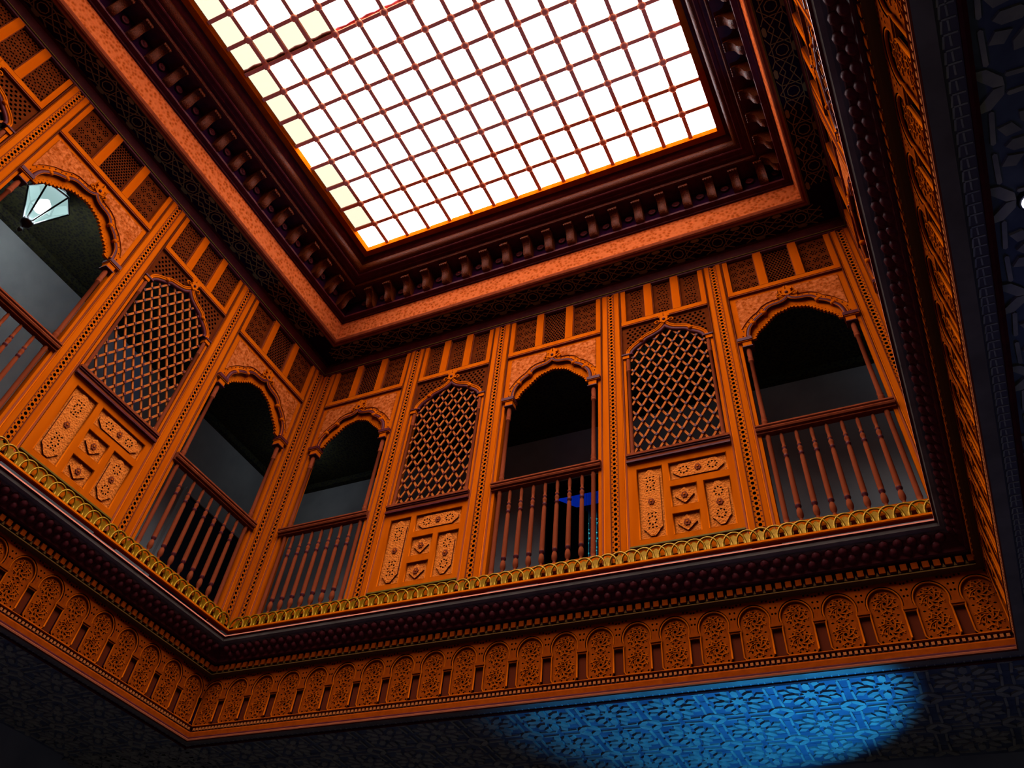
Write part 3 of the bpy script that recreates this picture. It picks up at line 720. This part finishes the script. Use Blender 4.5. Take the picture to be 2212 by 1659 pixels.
fw_ = thing('wall_screen', 'front', 0, 3.3, 'plain wooden gallery screen behind the viewer', kind='structure')
part(fw_, 'boarding', MB().box(-HB, HB, 0, .12, 2.9, 6.6).mesh('boarding', RED))

# ------------------------------------------------------------------ gilded cresting on the ledge
def loop_mesh():
    mb = MB(); n = 12
    mb.tube([(.083 * math.cos(PI - PI * i / n), 0, .105 * math.sin(PI * i / n) ** .85 if 0 < i < n else 0) for i in range(n + 1)], .0085, 6)
    mb.plate([(-.026, .0), (-.034, .035), (-.024, .07), (0, .092), (.024, .07), (.034, .035), (.026, 0)], [], .004, .012)
    return mb.mesh('gilded_loop', GOLD)
for sd in ('back', 'left', 'right'):
    h = SIDE[sd][2]
    r = thing('gilded_cresting', sd, 0, 3.205, 'gilded cresting of interlaced loops along the foot of the %s gallery' % sd, 'cresting', 'gilded crestings along the gallery foot', o=.0)
    part(r, 'base_strip', cached(('gb', h), lambda: MB().sweep([(.03, 3.198), (.07, 3.198), (.075, 3.205), (.07, 3.222), (.03, 3.225)], h).mesh('base_strip', WOOD)))
    lm = cached('loop', loop_mesh); n = int((h - .07) / .0984)
    for i in range(-n, n + 1): part(r, 'gilded_loop', lm, (i * .0984, -.055, 3.222))

# ------------------------------------------------------------------ ledge, dentils and arcaded frieze
KZ = 0.9952
def zf(z): return z * KZ
def frieze_meshes():
    p = .272; zc = zf(2.652); R = .103; zb = zf(2.413); zcap = zf(2.603)
    arc = [(R * math.cos(a), zc + R * math.sin(a)) for a in [(-.42 + (PI + .84) * i / 20) for i in range(21)]]     # right to left over the top
    outline = [(.098, zb + .02), (.085, zb), (-.085, zb), (-.098, zb + .02), (-.098, zcap - .02)] + arc[::-1] + [(.098, zcap - .02)]
    holes = []
    for cz in (zf(2.662), zf(2.505)):
        for q in range(8): t = q * PI / 4 + PI / 8; holes.append(ngon(.034 * math.cos(t), cz + .034 * math.sin(t), .0085, 6, t))
        for q in range(8): t = q * PI / 4; holes.append(ngon(.062 * math.cos(t), cz + .060 * math.sin(t), .0065, 5, t))
        holes.append(ngon(0, cz, .010, 8))
    holes += [ngon(x, zf(2.583), .006, 4, 0, 1.8) for x in (-.06, -.02, .02, .06)] + [ngon(x, zb + .018, .008, 4) for x in (-.07, -.02, .02, .07)]
    holes = [h_ for h_ in holes if all(inside(q, outline) for q in h_)]
    panel = MB().plate(outline, holes, -.080, -.066, 0, 1)
    for cz in (zf(2.662), zf(2.505)):      # raised strap lines of the star
        for q in range(8):
            t = q * PI / 4; a, b = (.046 * math.cos(t), cz + .046 * math.sin(t)), (.078 * math.cos(t + .5), cz + .074 * math.sin(t + .5)); c = (.078 * math.cos(t - .5), cz + .074 * math.sin(t - .5))
            for d in (b, c):
                if inside(d, outline): panel.bar(a, d, .005, -.084, -.079, 2)
            a2 = (.022 * math.cos(t), cz + .022 * math.sin(t)); a3 = (.046 * math.cos(t + PI / 4), cz + .046 * math.sin(t + PI / 4)); panel.bar(a2, a3, .004, -.084, -.079, 2)
    panel = panel.mesh('arch_panel', FRIEZE, DARK, WOOD)
    edge = MB().tube([(x, -.090, z) for x, z in outline + outline[:1]], .006, 6).mesh('arch_bead', WOOD)
    big = [(R * 1.09 * math.cos(a), zc + R * 1.09 * math.sin(a)) for a in [(-.30 + (PI + .60) * i / 20) for i in range(21)]]
    ztop = zf(2.788)
    poly = [(p / 2, zcap + .02), (p / 2, ztop), (-p / 2, ztop), (-p / 2, zcap + .02)] + big[::-1]
    holes = []
    for x, z in ((.125, 2.765), (.1, 2.775), (.12, 2.725), (.125, 2.685), (-.125, 2.765), (-.1, 2.775), (-.12, 2.725), (-.125, 2.685), (.072, 2.777), (-.072, 2.777)): 
        hh = ngon(x, zf(z), .0075, 6)
        if all(inside(q, poly) for q in hh): holes.append(hh)
    sp = MB().plate(poly, holes, -.098, -.066, 0, 1).mesh('arch_spandrel', FRIEZE, DARK)
    pier = MB().box(-.034, .034, -.072, -.06, zb - .01, zcap, 0).box(-.04, .04, -.098, -.06, zcap, zcap + .02, 1).box(-.034, .034, -.092, -.06, zcap - .012, zcap, 1).mesh('pier', PIER, FRIEZE)
    return panel, edge, sp, pier
LOBE = mat('lobe_wood', (0.055, 0.008, 0.009), 0.45, spec=0.03)
def lobe_mesh(): return MB().lathe(0, 0, [(.034, .004), (.031, -.010), (.019, -.021), (.005, -.025)], 8).mesh('carved_lobe', LOBE)
def frieze(side, k):
    h = SIDE[side][2]; g = lambda key, fn: cached((key, h), fn)
    r = thing('trim_%d' % k, side, 0, 2.28, 'arcaded carved frieze and ledge below the %s gallery' % side, kind='structure')
    part(r, 'ledge', g('f1', lambda: MB().sweep([(-.02, 3.10), (.262, 3.047), (.276, 3.042), (.281, 3.039), (.281, 3.030), (.268, 3.02)], h, mats=[0, 0, 1, 1, 0]).mesh('ledge', MOULD, NOSE_LIT)))
    part(r, 'ledge_soffit', g('f2', lambda: MB().sweep([(.268, 3.02), (.262, 3.0), (.24, 2.99), (.225, 2.992), (.22, 2.97)], h).mesh('ledge_soffit', SOFFLEDGE)))
    part(r, 'cove', g('f3', lambda: MB().sweep([(.222, 2.975), (.205, 2.955), (.20, 2.945), (.185, 2.925), (.18, 2.915), (.165, 2.90), (.16, 2.875), (.15, 2.868), (.12, 2.866)], h).mesh('cove', MOULD)))
    part(r, 'dentil_bed', g('f4', lambda: MB().sweep([(.122, 2.87), (.115, 2.80), (.135, 2.795), (.14, 2.785), (.125, 2.775), (.098, 2.772)], h, mats=[1, 0, 0, 0, 0]).mesh('dentil_bed', OLIVE_D, DARK)))
    lob = cached('lobe', lobe_mesh); n = int((h - .24) / .085)
    for i in range(-n, n + 1):
        part(r, 'carved_lobe', lob, (i * .085, -.205, 2.957), (-.75, 0, 0))
        if i < n: part(r, 'carved_lobe', lob, ((i + .5) * .085, -.172, 2.917), (-.75, 0, 0))
    den = cached('dentil', lambda: MB().box(-.020, .020, -.142, -.11, 2.812, 2.853).mesh('dentil', FRIEZE))
    n = int((h - .15) / .0656)
    for i in range(-n, n + 1): part(r, 'dentil', den, (i * .0656, 0, 0))
    part(r, 'drop_row', g('f5', lambda: drops(n)), kind='stuff')
    panel, edge, sp, pier = cached('frz', frieze_meshes)
    na = 23 if side in ('back', 'front') else 25
    st = .272 if na == 23 else (2 * (h - .095)) / 25.06
    part(r, 'frieze_board', g('f6', lambda: MB().sweep([(.066, 2.775), (.066, 2.38)], h).mesh('frieze_board', DARK)))
    for i in range(na):
        u = (i - (na - 1) / 2) * st
        a = part(r, 'arch_panel', panel, (u, 0, 0)); part(a, 'arch_bead', edge)
        part(r, 'arch_spandrel', sp, (u, 0, 0))
        if i < na - 1: part(r, 'pier', pier, (u + st / 2, 0, 0))
    part(r, 'bead_row', g('f7', lambda: beads(h)), kind='stuff')
    part(r, 'lower_moulding', g('f8', lambda: MB().sweep([(.095, 2.402), (.10, 2.395), (.092, 2.388), (.080, 2.385), (.080, 2.36), (.092, 2.355), (.098, 2.345), (.098, 2.315), (.105, 2.31), (.105, 2.30), (.110, 2.295), (.110, 2.285), (.104, 2.282), (.104, 2.278)], h, mats=[0, 0, 1, 1, 1, 0, 0, 1, 1, 2, 2, 2, 1]).mesh('lower_moulding', FRIEZE, MOULD, ROSE2)))
    part(r, 'beam_underside', g('f9', lambda: MB().sweep([(.104, 2.278), (.045, 2.28), (.045, 2.30), (.04, 2.30), (-.02, 2.30), (-.02, 2.29), (-.03, 2.285), (-.045, 2.29), (-.045, 2.36)], h, mats=[0, 1, 1, 1, 2, 2, 2, 2]).mesh('beam_underside', SOFFLEDGE, BORDER, MOULD)))
    return r
NOSE_LIT = mat('nosing_highlight', (0.50, 0.14, 0.08), 0.5, spec=0.03); ROSE2 = mat('lip_nosing', (0.1320, 0.0300, 0.0120), 0.5, spec=0.0)  # the ledge nosing's pink highlight is put into its colour
SOFFLEDGE = mat('lit_underside', (0.085, 0.066, 0.052), 0.6, (0.12, 0.095, 0.075), 6, spec=0.0)  # grey lightened in the colour to stand for light on the undersides
OLIVE_D = mat('dentil_moulding', (0.0588, 0.0245, 0.0059), 0.5, spec=0.0)
def drops(n):
    mb = MB()
    for i in range(-n, n): mb.plate([((i + .5) * .0656 - .010, 2.80), ((i + .5) * .0656, 2.826), ((i + .5) * .0656 + .010, 2.80)], [], -.135, -.115)
    return mb.mesh('drop_row', OLIVE_D)
def beads(h):
    mb = MB(); n = int((h - .1) / .0335)
    for i in range(-n, n + 1): mb.box(i * .0335 - .0095, i * .0335 + .0095, -.097, -.08, 2.364, 2.382)
    return mb.mesh('bead_row', ROSE3)
ROSE3 = mat('bead_wood', (0.2240, 0.0560, 0.0128), 0.5, spec=0.0)
for k, sd in enumerate(('back', 'left', 'right', 'front')):
    if sd != 'front': frieze(sd, 7 + k)
    else:
        r = thing('trim_10', 'front', 0, 2.28, 'plain ledge and frieze board behind the viewer', kind='structure')
        part(r, 'frieze_board', MB().sweep([(-.02, 3.1), (.278, 3.04), (.22, 2.97), (.12, 2.86), (.095, 2.77), (.095, 2.38), (.104, 2.28), (-.045, 2.29), (-.045, 2.4)], HB).mesh('frieze_board', FRIEZE))

# ------------------------------------------------------------------ star-patterned lower ceilings
def soffit(side, k, region):
    h = SIDE[side][2]
    r = thing('ceiling', side, 0, 2.30, 'star-patterned wooden ceiling under the %s gallery' % side, kind='structure')
    # boards parallel to the wall
    bw = .205; n = 7
    for i in range(n):
        y0 = .05 + i * bw
        part(r, 'plank', cached(('plk', h), lambda: MB().box(-h - 1.5, h + 1.5, 0, bw - .006, 2.33, 2.36).mesh('plank', SOFF)), (0, y0, 0))
    part(r, 'plank_backing', cached(('plb', h), lambda: MB().box(-h - 1.5, h + 1.5, .045, 1.55, 2.365, 2.38).mesh('plank_backing', DARK)))
    # border ticks
    mb = MB(); n = int(h / .05)
    for i in range(-n, n + 1):
        x = i * .05 + random.uniform(-.006, .006); 
        mb.flat([(x - .021, -.034), (x + .021, -.030), (x + .021, -.023), (x - .021, -.027)], 2.297, 2.3)
        mb.flat([(x - .018, -.010), (x + .018, -.012), (x + .018, -.006), (x - .018, -.004)], 2.297, 2.3)
        mb.flat([(x + .020, -.025), (x + .026, -.025), (x + .026, .015), (x + .020, .015)], 2.297, 2.3)
    part(r, 'border_ticks', mb.mesh('border_ticks', STRAP), kind='stuff')
    L = .46
    star = MB().flat([((.058 if q % 2 == 0 else .034) * math.cos(q * PI / 8), (.058 if q % 2 == 0 else .034) * math.sin(q * PI / 8)) for q in range(16)], 2.318, 2.331).mesh('star_piece', STRAP)
    pet = MB().flat([(.066, 0), (.09, .022), (.145, .022), (.168, 0), (.145, -.022), (.09, -.022)], 2.316, 2.331).mesh('petal_piece', STRAP)
    kite = MB().flat([(.125, 0), (.165, .026), (.20, 0), (.165, -.026)], 2.318, 2.331).mesh('kite_piece', STRAP)
    hexp = MB().flat([(-.055, 0), (-.03, .02), (.03, .02), (.055, 0), (.03, -.02), (-.03, -.02)], 2.318, 2.331).mesh('hex_piece', STRAP)
    bar = MB().flat([(-.06, .008), (.06, .008), (.066, 0), (.06, -.008), (-.06, -.008), (-.066, 0)], 2.320, 2.331).mesh('strap_piece', STRAP)
    pieces = []
    nx = int((h + 1.3) / L) + 1
    for i in range(-nx, nx + 1):
        for j in range(3):
            cx, cy = i * L, .05 + L * (j + .5)
            pieces.append((star, cx, cy, 0))
            for q in range(8): pieces.append((pet, cx, cy, q * PI / 4)); pieces.append((kite, cx, cy, q * PI / 4 + PI / 8))
            for q in range(4): t = q * PI / 2 + PI / 4; pieces.append((hexp, cx + .27 * math.cos(t), cy + .27 * math.sin(t), t + PI / 2))
            for q in range(8): t = q * PI / 4 + PI / 8; pieces.append((bar, cx + .215 * math.cos(t), cy + .215 * math.sin(t), t + PI / 2 + (.35 if q % 2 else -.35)))
    pieces = [p for p in pieces if .06 < p[2] < 1.5]
    pieces.sort(key=lambda p: (p[1] - region[0]) ** 2 + (p[2] - region[1]) ** 2)
    names = {star: 'star_piece', pet: 'petal_piece', kite: 'kite_piece', hexp: 'hexagon_piece', bar: 'strap_piece'}
    for me, x, y, a in pieces[:290]: part(r, names[me], me, (x, y, 0), (0, 0, a))
    mb = MB()
    for me, x, y, a in pieces[290:]:
        ca, sa = math.cos(a), math.sin(a); n = len(mb.v)
        mb.v += [(x + v.co.x * ca - v.co.y * sa, y + v.co.x * sa + v.co.y * ca, v.co.z) for v in me.vertices]
        for p_ in me.polygons: mb.face([n + i for i in p_.vertices])
    part(r, 'star_pieces', mb.mesh('star_pieces', STRAP), kind='stuff')
soffit('back', 1, (1.0, .6)); soffit('left', 2, (2.2, .4)); soffit('right', 3, (.2, .4))

# ------------------------------------------------------------------ lantern in the left gallery
lx, ly = XC - HB - 0.60, 1.66
lr = bpy.data.objects.new('hanging_lantern', None); COL.objects.link(lr); lr.location = (lx, ly, 5.30 + EYE)
lr['label'] = 'six-sided glass lantern glowing white in the left gallery arch'; lr['category'] = 'lantern'
Z0[lr.name] = 5.30
ZB, ZS, ZT = 5.43, 5.78, 5.86
def hexpt(r, q, z): a = q * PI / 3 + .25; return (r * math.cos(a), r * math.sin(a), z)
for q in range(6):
    mb = MB(); n = mb.add([hexpt(.05, q, ZB), hexpt(.05, q + 1, ZB), hexpt(.215, q + 1, ZS), hexpt(.215, q, ZS)]); mb.face((n, n + 1, n + 2, n + 3))
    part(lr, 'glass_pane', mb.mesh('glass_pane', LGLASS))
    mb = MB(); n = mb.add([hexpt(.218, q, ZS + .012), hexpt(.218, q + 1, ZS + .012), hexpt(.15, q + 1, ZT), hexpt(.15, q, ZT)]); mb.face((n, n + 1, n + 2, n + 3))
    part(lr, 'upper_pane', mb.mesh('upper_pane', LGLASS))
    part(lr, 'rib', MB().tube([hexpt(.05, q, ZB), hexpt(.217, q, ZS), hexpt(.15, q, ZT)], .0095, 5).mesh('rib', IRON))
    part(lr, 'rim', MB().tube([hexpt(.217, q, ZS), hexpt(.217, q + 1, ZS)], .010, 5).mesh('rim', IRON))
part(lr, 'bottom_finial', MB().lathe(0, 0, [(.006, 5.27), (.022, 5.29), (.026, 5.31), (.010, 5.33), (.010, 5.35), (.045, 5.37), (.06, 5.40), (.056, 5.435)], 10).mesh('bottom_finial', IRON))
part(lr, 'cap', MB().lathe(0, 0, [(.16, ZT), (.10, ZT + .05), (.04, ZT + .09), (.012, ZT + .11)], 12).mesh('cap', IRON))
part(lr, 'chain', MB().tube([(0, 0, ZT + .1), (0, 0, 6.1)], .006, 5).mesh('chain', IRON))
part(lr, 'bulb', MB().lathe(0, 0, [(.01, 5.58), (.05, 5.61), (.068, 5.66), (.06, 5.71), (.03, 5.75), (.015, 5.77)], 10).mesh('bulb', BULB))
lamp('lantern_light', 'POINT', (lx, ly, 5.6), 115, (0.80, 0.93, 1.0), shadow_soft_size=.16)

for k, (gx, gy) in enumerate(((XC + HB + .7, YW + .75), (XC - HB - .7, YW + .75), (XC + .65, YW + .45))):
    lamp('gallery_fill', 'POINT', (gx, gy, 5.85), (5.5, 2.6, 1.6)[k], (0.75, 0.88, 1.0), shadow_soft_size=.12)  # unseen fill lights added to lift the dark gallery walls
# ------------------------------------------------------------------ downlight in the right lower ceiling
dr = bpy.data.objects.new('ceiling_downlight', None); COL.objects.link(dr); dr.location = (0.805, 2.005, 2.33 + EYE)
dr['label'] = 'small round white downlight in the dark ceiling at the right picture edge'; dr['category'] = 'lamp'
part(dr, 'lens', MB().lathe(0, 0, [(.034, -.028), (.036, -.02), (.036, 0)], 14).mesh('lens', DISC)); part(dr, 'ring', MB().lathe(0, 0, [(.042, -.02), (.046, -.012), (.046, 0)], 14).mesh('ring', IRON))
